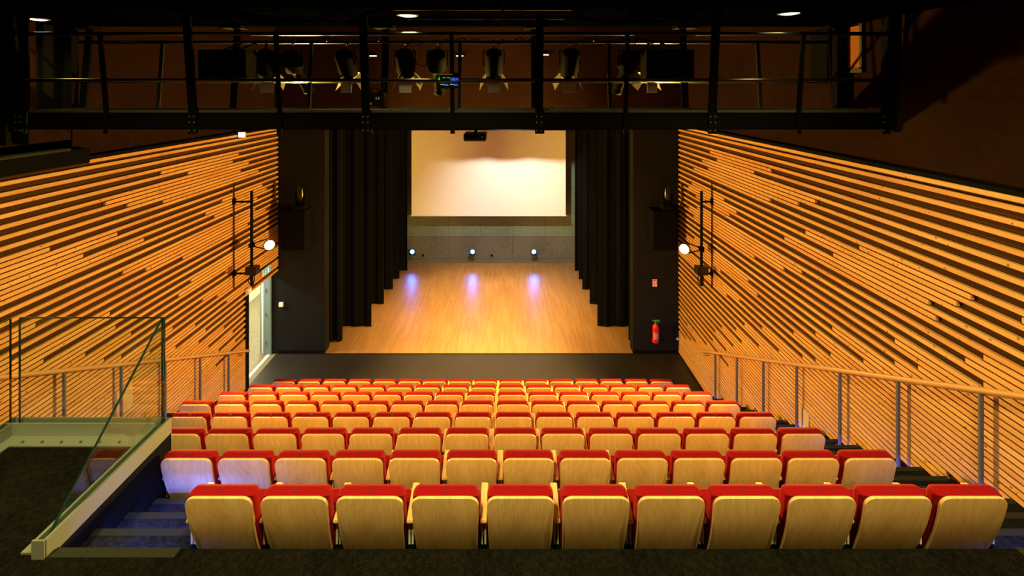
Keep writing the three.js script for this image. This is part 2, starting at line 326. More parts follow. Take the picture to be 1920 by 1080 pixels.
// stage lamps hidden above the proscenium
function stageSpot(x, d, z, tx, td, tz, color, k, angle, pen, label) {
  const t = thing('stage_spotlight', label, 'stage light', P(x, d, z));
  const aim = P(tx, td, tz).sub(P(x, d, z)).normalize(), q = new THREE.Quaternion().setFromUnitVectors(V(0, 0, 1), aim);
  mesh('body', new THREE.LatheGeometry([[0.001, -0.3], [0.08, -0.28], [0.1, -0.1], [0.1, 0]].map((p) => new THREE.Vector2(...p)), 20).rotateX(Math.PI / 2).applyQuaternion(q), M.gloss, t);
  mesh('lens', new THREE.CircleGeometry(0.095, 20).applyQuaternion(q).translate(aim.x * 0.002, aim.y * 0.002, aim.z * 0.002), M.stageGlow, t);
  mesh('hook', [rod(V(0, 0.05, 0), V(0, 0.42, 0), 0.012)], M.steel, t);
  spot(color, k, P(x, d, z).addScaledVector(aim, 0.03), P(tx, td, tz), angle, pen, 2);
}
stageSpot(-2.1, 0.75, 13.4, -0.9, EYE, 13.9, HUE.stage, LEVEL.stage, 0.66, 1, 'left spotlight hanging over the stage behind the header');
stageSpot(0.9, 0.75, 13.4, -0.4, EYE, 13.9, HUE.stage, LEVEL.stage, 0.66, 1, 'right spotlight hanging over the stage behind the header');
stageSpot(0.1, 0.85, 13.0, 0.7, 5.0, 17.5, HUE.screen, LEVEL.screen, 0.78, 0.9, 'white spotlight aimed at the projection screen');

// ------------------------------------------------------------------ theatre seats
const font = await new FontLoader().loadAsync('fonts/droid/droid_sans_bold.typeface.json');
const A0 = 7 * Math.PI / 180, A1 = 24 * Math.PI / 180, TOP = 0.852;
function lean(t, off) {                              // point t metres down the curved back, off metres in front of its rear face
  const k = (A1 - A0) / 0.6, a = A0 + k * t;
  const y = TOP - (Math.sin(a) - Math.sin(A0)) / k, z = (Math.cos(a) - Math.cos(A0)) / k;
  return [y + off * Math.sin(a), z - off * Math.cos(a)];
}
function panelGeo(u0) {
  const s = new THREE.Shape(), w = 0.241, b = 0.226, r = 0.072, q2 = 0.05, N = 8;
  s.moveTo(-b + q2, -0.6); s.lineTo(b - q2, -0.6); s.quadraticCurveTo(b, -0.6, b, -0.6 + q2);
  for (let i = 1; i <= N; i++) { const k = i / N; s.lineTo(b + (w - b) * k, -0.6 + q2 + (0.6 - q2 - r) * k); }
  s.bezierCurveTo(w, -r * 0.4, w - r * 0.4, 0, w - r, 0); s.lineTo(-w + r, 0); s.bezierCurveTo(-w + r * 0.4, 0, -w, -r * 0.4, -w, -r);
  for (let i = 1; i <= N; i++) { const k = i / N; s.lineTo(-w - (b - w) * k, -r - (0.6 - q2 - r) * k); }
  s.quadraticCurveTo(-b, -0.6, -b + q2, -0.6);
  const g = new THREE.ExtrudeGeometry(s, { depth: 0.014, bevelEnabled: true, bevelThickness: 0.003, bevelSize: 0.003, bevelOffset: -0.003, bevelSegments: 2, curveSegments: 8 });
  const q = metreUV(g.translate(0, 0, -0.017)), uv = q.attributes.uv, p = q.attributes.position, n = q.attributes.normal;
  for (let i = 0; i < uv.count; i++) {
    uv.setXY(i, uv.getX(i) + u0, uv.getY(i) + u0 * 0.7);
    const t = -p.getY(i), a = A0 + (A1 - A0) * t / 0.6, [y, z] = lean(t, -p.getZ(i)), ny = n.getY(i), nz = n.getZ(i);
    p.setXYZ(i, p.getX(i), y, z); n.setXYZ(i, n.getX(i), ny * Math.cos(a) - nz * Math.sin(a), ny * Math.sin(a) + nz * Math.cos(a));
  }
  return q;
}
const panels = [0, 0.17, 0.41, 0.63].map(panelGeo);
function sideExtrude(pts, width, bevel, seg = 3) {   // profile in (forward, up), extruded across x, rounded ends
  const s = pts(new THREE.Shape());
  const g = new THREE.ExtrudeGeometry(s, { depth: width - 2 * bevel, bevelEnabled: true, bevelThickness: bevel, bevelSize: bevel, bevelOffset: -bevel, bevelSegments: seg, curveSegments: 6 });
  return metreUV(g.translate(0, 0, -(width - 2 * bevel) / 2).rotateY(Math.PI / 2));
}
const cushionGeo = sideExtrude((s) => {
  const at = (t, o) => { const [y, z] = lean(t, o); return [-z, y]; };
  s.moveTo(...at(0.004, 0.019)); s.lineTo(0.07, 0.862); s.quadraticCurveTo(0.135, 0.862, ...at(0.07, 0.135));
  for (const t of [0.16, 0.26, 0.36, 0.46, 0.54]) s.lineTo(...at(t, 0.128));
  s.lineTo(...at(0.57, 0.07)); s.lineTo(...at(0.56, 0.019));
  for (const t of [0.46, 0.36, 0.26, 0.16]) s.lineTo(...at(t, 0.019));
  s.closePath(); return s;
}, 0.484, 0.044, 5);
const panGeo = metreUV(rb(0.48, 0.38, 0.1, 0.04).rotateX(0.2).translate(0, 0.402, -0.375));
const panShell = metreUV(rb(0.45, 0.34, 0.016, 0.007).rotateX(0.2).translate(0, 0.385, -0.436));
const armGeo = sideExtrude((s) => { s.moveTo(0.1, 0.6); s.lineTo(0.33, 0.665); s.quadraticCurveTo(0.36, 0.66, 0.34, 0.632); s.lineTo(0.12, 0.567); s.quadraticCurveTo(0.085, 0.57, 0.1, 0.6); return s; }, 0.052, 0.007, 2);
const standGeo = join([bx(0.014, 0.2, 0.16, -0.012, 0.48, -0.22), bx(0.014, 0.2, 0.16, 0.012, 0.48, -0.22)]);
const footGeo = join([bx(0.04, 0.4, 0.14, 0, 0.2, -0.22), bx(0.05, 0.012, 0.28, 0, 0.006, -0.22)]);
const digits = new Map();
function digitGeo(n) {
  if (!digits.has(n)) {
    const g = new TextGeometry(String(n), { font, size: 0.026, depth: 0.001, curveSegments: 3, bevelEnabled: false });
    g.computeBoundingBox(); const c = g.boundingBox;
    g.translate(-(c.min.x + c.max.x) / 2, -(c.min.y + c.max.y) / 2, 0).rotateX(-Math.PI / 2).rotateY(Math.PI).rotateX(0.07).translate(0, 0.8595, -0.055);
    digits.set(n, metreUV(g));
  }
  return digits.get(n);
}
const ord = ['', 'first', 'second', 'third', 'fourth', 'fifth', 'sixth', 'seventh', 'eighth', 'ninth', 'tenth', 'eleventh', 'twelfth', 'thirteenth', 'fourteenth', 'fifteenth', 'sixteenth'];
const rowName = ['nearest row', 'second nearest row', 'third nearest row', 'fourth nearest row', 'fifth nearest row', 'sixth nearest row', 'second farthest row', 'farthest row'];
const rowCount = [11, 13, 14, 15, 16, 16, 16, 16];
for (let i = 0; i < 8; i++) {
  const pitch = i === 1 ? 0.527 : 0.543;
  for (let k = 0; k < rowCount[i]; k++) {             // k counts from the right-hand end, as the seat numbers do
    const x = 3.637 - pitch * (k + 0.5);
    const where = k === 0 ? 'last one at right end' : k + 1 === rowCount[i] && (i < 2 || i > 3) ? 'last one at left end' : ord[k + 1] + ' from right end';
    const look = i === 1 && k >= 11 ? 'red theatre seat, birch back lit blue, ' : 'red theatre seat with birch back, ';
    const t = thing('theatre_seat', look + where + ', ' + rowName[i], 'seat', P(x, 3.78 + 0.48 * i, 3.15 + 0.9 * i), 'theatre seats in the raked rows');
    const sx = i === 1 ? 0.975 : 1;
    for (const m of [mesh('back_panel', panels[Math.floor(rnd() * 4)], M.birch, t), mesh('back_cushion', cushionGeo, M.red, t), mesh('seat_cushion', panGeo, M.red, t), mesh('seat_shell', panShell, M.birch, t)]) m.scale.x = sx;
    if (i < 5) mesh('seat_number', digitGeo(k + 1), M.ink, t);
    for (const s of k === 0 ? [-1, 1] : [-1]) {
      mesh('armrest', armGeo, M.birchEdge, t).position.x = s * pitch / 2;
      mesh('arm_support', standGeo, M.cream, t).position.x = s * pitch / 2;
      mesh('foot', footGeo, M.black, t).position.x = s * pitch / 2;
    }
  }
}

// ------------------------------------------------------------------ handrails
for (const s of [-1, 1]) {
  const x = s > 0 ? 4.58 : -6.05, wx = s > 0 ? 4.66 : -6.14, w = s > 0 ? 'right' : 'left';
  const dn = (z) => 2.92 + 0.531 * (z - 4.24) - 0.02;
  const t = thing('handrail', 'round timber handrail on dark posts along the ' + w + ' slatted wall', 'handrail', P(x, dn(10.35) + 0.03, 10.35));
  const L = (xx, d, z) => P(xx, d, z).sub(t.position);
  mesh('rail', [rod(L(x, dn(10.37), 10.37), L(x, dn(3.3), 3.3), 0.029, 14)], M.rail, t);
  for (let k = -1; k < 7; k++) {
    const z = 4.24 + 0.895 * k; if (z < 3.3) continue;
    const n = Math.floor((z - 3.16) / 0.3) + 1;
    mesh('post', [rod(L(x, stepDown(n), z), L(x, dn(z) + 0.01, z), 0.021, 12), rod(L(x, stepDown(n), z), L(x, stepDown(n) - 0.012, z), 0.045, 14)], M.postSteel, t);
  }
  mesh('wall_bracket', [rod(L(x, dn(10.1) + 0.01, 10.1), L(x, dn(10.1) + 0.09, 10.1), 0.007, 8), rod(L(x, dn(10.1) + 0.09, 10.1), L(wx, dn(10.1) + 0.09, 10.1), 0.007, 8)], M.postSteel, t);
}

// ------------------------------------------------------------------ glass balustrade on the gallery nose
{
  const t = thing('glass_balustrade', 'clear glass balustrade in an aluminium channel around the left landing', 'balustrade', P(-3.28, 3.3, 4.22));
  const L = (x, d, z) => P(x, d, z).sub(t.position), B = (...a) => wbox(...a).translate(-t.position.x, -t.position.y, -t.position.z);
  const rise = (x0, x1, z0, z1) => [[x0, z0, x1, z1]];
  // right run
  mesh('base_channel', [B(-3.255, -3.235, 3.17, 3.32, 3.1, 4.26), B(-3.33, -3.318, 3.19, 3.3, 3.1, 4.19), B(-3.33, -3.24, 3.27, 3.3, 3.1, 4.26), B(-3.44, -3.33, 3.285, 3.3, 3.12, 4.14), B(-3.33, -3.24, 3.17, 3.3, 3.088, 3.1)], M.alu, t);
  // far run with bolted foot
  const fr = mesh('base_channel', [B(-4.76, -3.33, 3.17, 3.3, 4.175, 4.187), B(-4.76, -3.24, 3.17, 3.3, 4.248, 4.26), B(-4.76, -3.33, 3.288, 3.3, 4.06, 4.18), B(-4.76, -3.24, 3.27, 3.3, 4.18, 4.26)], M.alu, t);
  for (let k = 0; k < 6; k++) mesh('bolt', [rod(L(-4.5 + k * 0.18, 3.288, 4.1), L(-4.5 + k * 0.18, 3.278, 4.1), 0.011, 6)], M.grey, fr);
  mesh('base_channel', [B(-4.772, -4.76, 3.17, 3.3, 2.2, 4.26), B(-4.7, -4.688, 3.17, 3.3, 2.2, 4.18), B(-4.69, -4.58, 3.288, 3.3, 2.2, 4.06), B(-4.76, -4.69, 3.27, 3.3, 2.2, 4.26)], M.alu, t);
  mesh('fascia', [B(-3.262, -3.24, 3.32, EYE, 3.17, 4.262), B(-4.8, -3.24, 3.32, EYE, 4.25, 4.262)], M.black, t);
  const tri = new THREE.Shape(); tri.moveTo(0, 0); tri.lineTo(1.09, 0); tri.lineTo(1.09, 1.07); tri.lineTo(0, 0.01); tri.closePath();
  mesh('glass_panel', [new THREE.ExtrudeGeometry(tri, { depth: 0.016, bevelEnabled: false }).rotateY(Math.PI / 2).translate(...L(-3.292, 3.265, 3.115).toArray())], M.glass, t);
  mesh('glass_edge', [bar(L(-3.284, 3.252, 3.115), L(-3.284, 2.187, 4.205), 0.017, 0.008)], M.glassEdge, t);
  mesh('glass_edge', [bar(L(-3.284, 3.2, 4.207), L(-3.284, 2.19, 4.207), 0.017, 0.004)], M.glassEdge, t);
  mesh('glass_panel', [B(-4.655, -3.275, 2.19, 3.265, 4.21, 4.226)], M.glass, t);
  mesh('glass_edge', [B(-4.655, -3.271, 2.184, 2.19, 4.21, 4.226)], M.glassEdge, t);
  mesh('glass_edge', [B(-3.275, -3.268, 2.19, 3.2, 4.21, 4.226)], M.glassEdge, t);
  mesh('glass_panel', [B(-4.738, -4.722, 2.19, 3.265, 2.2, 4.2)], M.glass, t);
  mesh('glass_edge', [B(-4.738, -4.722, 2.184, 2.19, 2.2, 4.2)], M.glassEdge, t);
  mesh('glass_edge', [B(-4.738, -4.722, 2.19, 3.2, 4.2, 4.206), B(-4.661, -4.655, 2.19, 3.2, 4.21, 4.226)], M.glassEdge, t);
}

// ------------------------------------------------------------------ catwalk
{
  const Z0 = 5.4, Z1 = 6.18, T = 0.085;
  const t = thing('catwalk', 'black steel catwalk with guardrails spanning the hall under the ceiling', 'catwalk', P(-0.66, 0.49, 5.8));
  const L = (x, d, z) => P(x, d, z).sub(t.position), B = (...a) => wbox(...a).translate(-t.position.x, -t.position.y, -t.position.z);
  const x0 = -5.86, x1 = 4.7;
  mesh('beam', [B(x0, x1, 0.28, 0.49, Z0, Z0 + 0.012), B(x0, x1, 0.28, 0.29, Z0, Z0 + 0.07), B(x0, x1, 0.48, 0.49, Z0, Z0 + 0.07)], M.steel, t);
  mesh('beam', [B(x0, x1, 0.28, 0.49, Z1 - 0.012, Z1), B(x0, x1, 0.28, 0.29, Z1 - 0.07, Z1), B(x0, x1, 0.48, 0.49, Z1 - 0.07, Z1)], M.steel, t);
  const grate = []; for (let x = x0 + 0.02; x < x1; x += 0.06) grate.push(B(x, x + 0.006, 0.252, 0.28, Z0 + 0.01, Z1 - 0.01));
  for (let z = Z0 + 0.02; z < Z1; z += 0.07) grate.push(B(x0, x1, 0.255, 0.278, z, z + 0.005));
  mesh('deck_grating', grate, M.grey, t).userData.kind = 'stuff';
  mesh('deck_edge', [B(x0, x1, 0.25, 0.282, Z0 - 0.004, Z0 + 0.006)], M.grey, t);
  const lean = (z, d, s) => z - s * T * Math.max(0, (0.28 - d)) / 0.95;   // posts lean outwards
  for (const [z, s] of [[Z0, 1], [Z1, -1]]) {
    for (const [d, r] of [[-0.674, 0.024], [-0.115, 0.022]]) mesh('rail', [rod(L(x0 - 0.2, d, lean(z, d, s)), L(x1, d, lean(z, d, s)), r, 14)], M.gloss, t);
    for (let k = 0; k < 11; k++) {
      const x = -5.95 + 1.06 * k, thick = k % 2 === 0;
      if (thick) {
        const h = mesh('hanger', [bar(L(x, 0.54, z - s * 0.012), L(x, 0.28, z - s * 0.012), 0.1, 0.03), bar(L(x, 0.28, z - s * 0.012), L(x, -0.9, lean(z, -0.9, s) - s * 0.012), 0.095, 0.03), bar(L(x + 0.05, 0.54, z + s * 0.015), L(x + 0.05, 0.25, z + s * 0.015), 0.03, 0.05)], M.steel, t);
        if (s > 0) { const bl = []; for (const dd of [0.33, 0.4, 0.5]) for (const o of [-0.03, 0.03]) bl.push(rod(L(x + o, dd, z - 0.025), L(x + o, dd, z - 0.036), 0.008, 6)); mesh('bolts', bl, M.alu, h); }
        if (s < 0) mesh('ceiling_plate', [B(x - 0.14, x + 0.14, -0.905, -0.86, z - 0.08, z + 0.14)], M.black, h);
      } else {
        mesh('post', [bar(L(x, s > 0 ? 0.54 : 0.28, z - s * 0.01), L(x, 0.28 - (s > 0 ? 0 : 0.01), z - s * 0.01), 0.055, 0.025), bar(L(x, 0.28, z - s * 0.01), L(x, -0.7, lean(z, -0.7, s) - s * 0.01), 0.05, 0.025)], s > 0 ? M.steel : M.postDark, t);
      }
    }
  }
  // end towers
  mesh('end_frame', [B(-6.12, -6.02, -0.9, 0.68, 5.3, 5.42), B(-6.12, -5.88, -0.9, 0.68, 5.42, 5.44), B(-6.12, -6.02, -0.9, 0.5, 6.1, 6.2)], M.black, t);
  mesh('end_frame', [B(4.66, 4.74, -0.9, 0.5, 5.36, 5.46), B(4.6, 4.74, -0.9, 0.5, 6.1, 6.2)], M.black, t);
}
// black panels and lamp light painted as an ochre patch near the catwalk ends
tag(mesh('acoustic_panel', [wbox(4.75, 4.78, -0.9, -0.16, 6.5, 6.86)], M.black), 'narrow black panel on the right upper wall beyond the catwalk', 'panel');
tag(mesh('acoustic_panel', [wbox(-6.27, -6.2, -0.88, 0.36, 5.9, 6.3)], M.black), 'tall black panel on the left upper wall behind the catwalk', 'panel');
{
  const t = thing('painted_light_patch', 'ochre patch of painted lamp light in a grey frame on the right upper wall', 'light_patch', P(4.76, -0.3, 6.1));
  mesh('light_patch', [bx(0.04, 0.56, 0.42, 0, 0.28, 0)], M.ochre, t);
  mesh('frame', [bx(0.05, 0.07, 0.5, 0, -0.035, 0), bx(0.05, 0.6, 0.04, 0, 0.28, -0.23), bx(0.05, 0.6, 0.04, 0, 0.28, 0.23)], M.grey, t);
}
tag(mesh('ceiling_rod', [rod(P(-0.03, -0.92, 4.5), P(-0.03, -0.67, 4.5), 0.011, 10)], M.grey), 'thin grey rod hanging from the ceiling near the middle', 'rod');

// ------------------------------------------------------------------ lanterns on the catwalk bar
const BARZ = 6.27;
function lantern(px, label, kind, turn, pitch) {
  const x = (px - 948) * BARZ / 825;
  const t = thing(kind === 'profile' ? 'profile_spotlight' : 'stage_lantern', label, 'stage light', P(x, -0.67, BARZ));
  mesh('clamp', [new THREE.TorusGeometry(0.035, 0.01, 8, 16).rotateY(Math.PI / 2), rod(V(0, -0.03, 0), V(0, -0.12, 0), 0.012)], M.gloss, t);
  const q = new THREE.Quaternion().setFromEuler(new THREE.Euler(0, turn, 0)).multiply(new THREE.Quaternion().setFromEuler(new THREE.Euler(-pitch, 0, 0)));   // -z forward
  const fit = (g) => g.scale(1.1, 1.1, 1.2).applyQuaternion(q).translate(0, -0.32, 0);
  mesh('yoke', [bx(0.3, 0.012, 0.03, 0, -0.12, 0), bx(0.012, 0.22, 0.03, -0.147, -0.22, 0), bx(0.012, 0.22, 0.03, 0.147, -0.22, 0)].map((g) => g.applyQuaternion(new THREE.Quaternion().setFromEuler(new THREE.Euler(0, turn, 0)))), M.lamp, t);
  const lat = (pts) => new THREE.LatheGeometry(pts.map((p) => new THREE.Vector2(...p)), 24).rotateX(-Math.PI / 2);
  if (kind === 'profile') {
    mesh('body', fit(lat([[0.001, -0.18], [0.1, -0.17], [0.125, -0.12], [0.12, 0.05], [0.07, 0.09], [0.07, 0.12]])), M.lamp, t);
    mesh('lens_tube', fit(lat([[0.068, 0.1], [0.07, 0.36], [0.08, 0.37], [0.08, 0.4], [0.06, 0.4], [0.06, 0.2]])), M.lamp, t);
  } else {
    mesh('body', fit(lat([[0.001, -0.19], [0.08, -0.185], [0.115, -0.14], [0.12, 0.08], [0.105, 0.1], [0.105, 0.14], [0.09, 0.14], [0.085, 0.08]])), M.lamp, t);
    mesh('cooling_fins', fit(mergeGeometries([0, 1, 2, 3, 4].map((k) => bx(0.2, 0.01, 0.2, 0, 0.09 + 0.012 * k - 0.02, -0.02).scale(1 - k * 0.1, 1, 1)))), M.lamp, t);
    if (kind === 'barn') for (let k = 0; k < 4; k++) {
      const s = new THREE.Shape(); s.moveTo(-0.085, 0); s.lineTo(0.085, 0); s.lineTo(k % 2 ? 0.13 : 0.075, 0.16); s.lineTo(k % 2 ? -0.13 : -0.075, 0.16); s.closePath();
      const g = new THREE.ExtrudeGeometry(s, { depth: 0.003, bevelEnabled: false }).rotateX(-Math.PI / 2 + 0.55).translate(0, 0.1, -0.145).rotateZ(k * Math.PI / 2);
      mesh('barn_door', fit(metreUV(g)), M.flap, t);
    }
  }
  mesh('lamp_cable', tube([V(0.02, -0.15, 0.12), V(0.08, -0.02, 0.14), V(0.12, 0.04, 0.04), V(0.2, 0.01, 0.0), V(0.32, 0.02, 0.0)], 0.007, 30), M.gloss, t);
}
lantern(500, 'stage lantern with barn doors beside the left black speaker on the catwalk', 'barn', 0.3, 1.0);
lantern(550, 'long profile spotlight tilted down, left part of the catwalk bar', 'profile', -0.3, 0.85);
lantern(650, 'stage lantern with pale barn doors, left of the small dimmer box on the catwalk', 'barn', -0.2, 1.05);
lantern(760, 'stage lantern with pale barn doors between the dimmer box and the digital sound meter', 'barn', 0.0, 1.05);
lantern(820, 'black lantern hanging just above the digital sound meter', 'profile', 0.02, 0.95);
lantern(926, 'stage lantern with barn doors just right of the digital sound meter', 'barn', 0.02, 1.05);
lantern(1068, 'stage lantern with pale barn doors in the right half of the catwalk', 'barn', 0.06, 1.05);
lantern(1176, 'long profile spotlight lit amber, left of the right black speaker', 'profile', 0.3, 0.9);
lantern(1222, 'stage lantern half hidden behind the right black speaker on the catwalk', 'barn', 0.35, 1.05);
for (const [a, b, w] of [[380, 470, 'left'], [1207, 1297, 'right']]) {
  const x = ((a + b) / 2 - 948) * 5.75 / 825, t = thing('loudspeaker', 'black box loudspeaker hanging at the ' + w + ' end of the catwalk lanterns', 'speaker', P(x, -0.14, 5.78));
  mesh('cabinet', [rb(0.62, 0.37, 0.26, 0.012, 0, 0.19, 0)], M.black, t);
  mesh('grille', [bx(0.58, 0.33, 0.01, 0, 0.19, -0.132)], M.gloss, t);
  mesh('bracket', [rod(V(-0.1, 0.36, 0), V(-0.1, 0.53, -0.5), 0.014), rod(V(0.1, 0.36, 0), V(0.1, 0.53, -0.5), 0.014)], M.steel, t);
  mesh('handle', [rb(0.012, 0.05, 0.02, 0.004, w === 'right' ? 0.28 : 0.22, 0.2, 0.133)], M.grey, t);
}
{ // cables tied along the bar
  const c = [];
  let n = 0;
  for (const [a, b] of [[590, 640], [690, 735], [850, 905], [960, 1010], [1090, 1130], [1150, 1180], [1180, 1215]]) {
    const X = (p) => (p - 948) * BARZ / 825;
    const t = mesh('cable', tube([P(X(a), -0.68, BARZ), P(X(a) + 0.12, -0.735, BARZ - 0.04), P((X(a) + X(b)) / 2, -0.69, BARZ - 0.05), P(X(b) - 0.08, -0.72, BARZ - 0.04), P(X(b), -0.66, BARZ)], 0.008, 40), M.gloss);
    tag(t, 'slack black cable tied along the catwalk lantern bar, ' + ord[++n] + ' from the left', 'cable', 'cables along the catwalk bar');
  }
  const l = mesh('cable', tube([P(-1.07, -0.68, BARZ), P(-1.28, -0.6, BARZ), P(-1.3, -0.42, BARZ), P(-1.2, -0.34, BARZ), P(-1.1, -0.34, BARZ)], 0.009, 40), M.gloss);
  tag(l, 'black cable hanging in an open loop beside the sound meter', 'cable');
}
{ // dimmer box on the deck
  const t = thing('dimmer_box', 'small dark dimmer box with cables hanging on a catwalk post', 'box', P(-1.76, 0.24, 6.0));
  mesh('case', [rb(0.24, 0.19, 0.16, 0.012, 0, 0.1, 0)], M.gloss, t);
  for (const [x, y] of [[-0.075, 0.05], [-0.05, 0.05], [0.02, 0.12], [0.055, 0.12]]) mesh('socket', [bx(0.014, 0.03, 0.006, x, y, 0.082)], M.cream, t);
  mesh('cable', [tube([V(-0.08, 0.19, 0), V(-0.06, 0.25, 0.03), V(0, 0.26, 0.03), V(0.06, 0.22, 0.02), V(0.02, 0.19, 0)], 0.008, 24), tube([V(0.05, 0.19, 0), V(0.1, 0.28, 0), V(0.07, 0.36, -0.02)], 0.007, 20)], M.black, t);
}
{ // digital sound level display
  const cv = document.createElement('canvas'); cv.width = 320; cv.height = 200; const g = cv.getContext('2d');
  g.fillStyle = '#020203'; g.fillRect(0, 0, 320, 200);
  g.fillStyle = '#18e030'; g.beginPath(); g.arc(34, 58, 13, 0, 7); g.fill(); g.fillRect(29, 22, 10, 30);
  g.fillRect(86, 32, 44, 10); g.fillRect(150, 32, 44, 10);
  g.fillStyle = '#4468ff'; g.font = 'bold 66px sans-serif'; g.fillText('dBA', 196, 84);
  g.fillStyle = '#777788'; g.fillRect(20, 104, 280, 3);
  g.fillStyle = '#b8f080'; for (const x of [56, 84, 196, 224]) g.fillRect(x, 138, 20, 10);
  g.fillStyle = '#5580ff'; g.font = 'bold 36px sans-serif'; g.fillText('dBA', 104, 164); g.fillText('dBC', 246, 164);
  const tx = new THREE.CanvasTexture(cv); tx.colorSpace = THREE.SRGBColorSpace;
  const t = thing('sound_meter', 'black digital sound level display glowing green and blue on the catwalk rail', 'display', P(-0.695, -0.01, 5.3));
  mesh('case', [rb(0.27, 0.165, 0.04, 0.006, 0, 0.085, 0)], M.black, t);
  mesh('screen', new THREE.PlaneGeometry(0.262, 0.15).translate(0, 0.085, 0.0215), std({ color: 0x020202, emissive: 0xffffff, emissiveMap: tx, emissiveIntensity: 1.1, roughness: 1 }), t);
  mesh('top_plate', [bx(0.2, 0.012, 0.045, -0.04, 0.172, 0)], M.cream, t);
  mesh('mount', [rb(0.1, 0.05, 0.06, 0.01, 0.07, 0.17, -0.03)], M.steel, t);
}
{ // video projector under the catwalk
  const t = thing('video_projector', 'black video projector hanging under the middle of the catwalk', 'projector', P(-0.415, 0.7, 6.1));
  mesh('body', [rb(0.31, 0.1, 0.34, 0.02, 0, 0.055, 0)], M.gloss, t);
  mesh('base_plate', [bx(0.29, 0.012, 0.3, 0, 0.002, 0)], M.flap, t);
  mesh('lens', [new THREE.CylinderGeometry(0.035, 0.04, 0.05, 18).rotateX(Math.PI / 2).translate(0.06, 0.055, -0.19)], M.black, t);
  mesh('vent', [0, 1, 2, 3].map((k) => bx(0.08, 0.005, 0.004, -0.03, 0.03 + k * 0.016, 0.171)), M.black, t);
  mesh('status_light', [new THREE.SphereGeometry(0.008, 8, 6).translate(0.1, 0.06, 0.17)], M.white, t);
  mesh('hanger', [rod(V(0, 0.1, -0.03), V(0, 0.205, -0.03), 0.02), bx(0.12, 0.012, 0.1, 0, 0.204, -0.035)], M.steel, t);
}

// ------------------------------------------------------------------ stage: screen, drapes, back lights
{
  const t = thing('projection_screen', 'large white projection screen lowered over the back of the stage', 'screen', P(-0.675, 5.03, 17.5));
  mesh('fabric', [bx(6.13, 4.1, 0.006, 0, 2.07, 0)], M.screen, t);
  mesh('bottom_bar', [rod(V(-3.1, 0.01, 0), V(3.1, 0.01, 0), 0.02, 12)], M.white, t);
  mesh('roller_case', [bx(6.4, 0.2, 0.2, 0, 4.2, -0.02)], M.black, t);
}
function drape(w, h, waves, amp, ph) {               // hanging cloth along +x from 0 to w, standing on y = 0
  const s = new THREE.Shape(), n = waves * 10, f = (u) => amp * (Math.sin(u * waves * 2 * Math.PI + ph) + 0.35 * Math.sin(u * waves * 4.7 * Math.PI + ph * 2));
  for (let i = 0; i <= n; i++) s[i ? 'lineTo' : 'moveTo'](w * i / n, f(i / n));
  for (let i = n; i >= 0; i--) s.lineTo(w * i / n, f(i / n) + 0.02);
  return metreUV(new THREE.ExtrudeGeometry(s, { depth: h, bevelEnabled: false }).rotateX(-Math.PI / 2));
}
const legZ = [13.24, 14.63, 15.7, 16.57, 17.3], nth = ['first', 'second', 'third', 'fourth', 'fifth'];
for (const s of [-1, 1]) legZ.forEach((z, i) => {
  const inner = s < 0 ? [-4.04, -4.05, -4.03, -4.01, -3.87][i] : [2.77, 2.8, 2.74, 2.76, 2.72][i], w = 2.25;
  const t = thing('stage_drape', nth[i] + ' black velvet side drape from the front on the ' + (s < 0 ? 'left' : 'right') + ' of the stage', 'curtain', P(s < 0 ? inner - w : inner, EYE - 0.02, z));
  mesh('cloth', drape(w, 6.9, 5, 0.022, i + s), M.velvet, t);
  mesh('hem', drape(w, 0.09, 5, 0.022, i + s).translate(0, 0.005, 0.012), M.black, t);
});
for (const s of [-1, 1]) {
  const t = thing('house_curtain', 'bunched black front curtain behind the ' + (s < 0 ? 'left' : 'right') + ' pillar of the stage opening', 'curtain', P(s < 0 ? -5.7 : 3.5, EYE - 0.02, 12.45));
  mesh('cloth', drape(s < 0 ? 1.06 : 0.9, 6.9, 5, 0.05, 1), M.velvet, t);
}
for (const [z, b, w] of [[14.0, 1.3, 'front'], [15.9, 1.2, 'rear']]) {
  const t = thing('stage_border', w + ' black border drape hanging across the top of the stage', 'curtain', P(-5.5, b, z));
  mesh('cloth', drape(10, b + 0.9, 24, 0.02, 2), M.velvet, t);
}
[[773, 'left'], [886, 'middle'], [1001, 'right']].forEach(([px, w]) => {
  const t = thing('led_par', w + ' one of three small blue LED spotlights at the foot of the back wall', 'stage light', P((px - 948) * 17.8 / 825, 6.74, 17.8));
  const lat = (pts) => new THREE.LatheGeometry(pts.map((p) => new THREE.Vector2(...p)), 20).rotateX(Math.PI / 2);
  mesh('body', lat([[0.001, -0.16], [0.06, -0.15], [0.095, -0.08], [0.1, 0], [0.09, 0.002]]).rotateX(-0.12).translate(0, 0.18, 0), M.gloss, t);
  mesh('lens', new THREE.CircleGeometry(0.088, 20).translate(0, 0, 0.003).rotateX(-0.12).translate(0, 0.18, 0), M.blueGlow, t);
  mesh('bracket', [bx(0.012, 0.2, 0.03, -0.115, 0.14, -0.04), bx(0.012, 0.2, 0.03, 0.115, 0.14, -0.04), bx(0.24, 0.012, 0.05, 0, 0.04, -0.04), rod(V(0, 0.04, -0.04), V(0, 0.04, -0.32), 0.015)], M.lamp, t);
  const o = P((px - 948) * 17.8 / 825, 6.56, 17.78);
  spot(HUE.blue, LEVEL.blue, o, o.clone().add(V(0, -0.12, 1)), 0.7, 0.6, 6);
});
for (const px of [793, 922]) tag(mesh('wall_socket', [rb(0.08, 0.08, 0.03, 0.006).translate(...P((px - 948) * 18.1 / 825, 6.82, 18.1).toArray())], M.black), 'small black socket low on the back wall, ' + (px < 800 ? 'beside the left blue light' : 'between the middle and right blue lights'), 'socket');
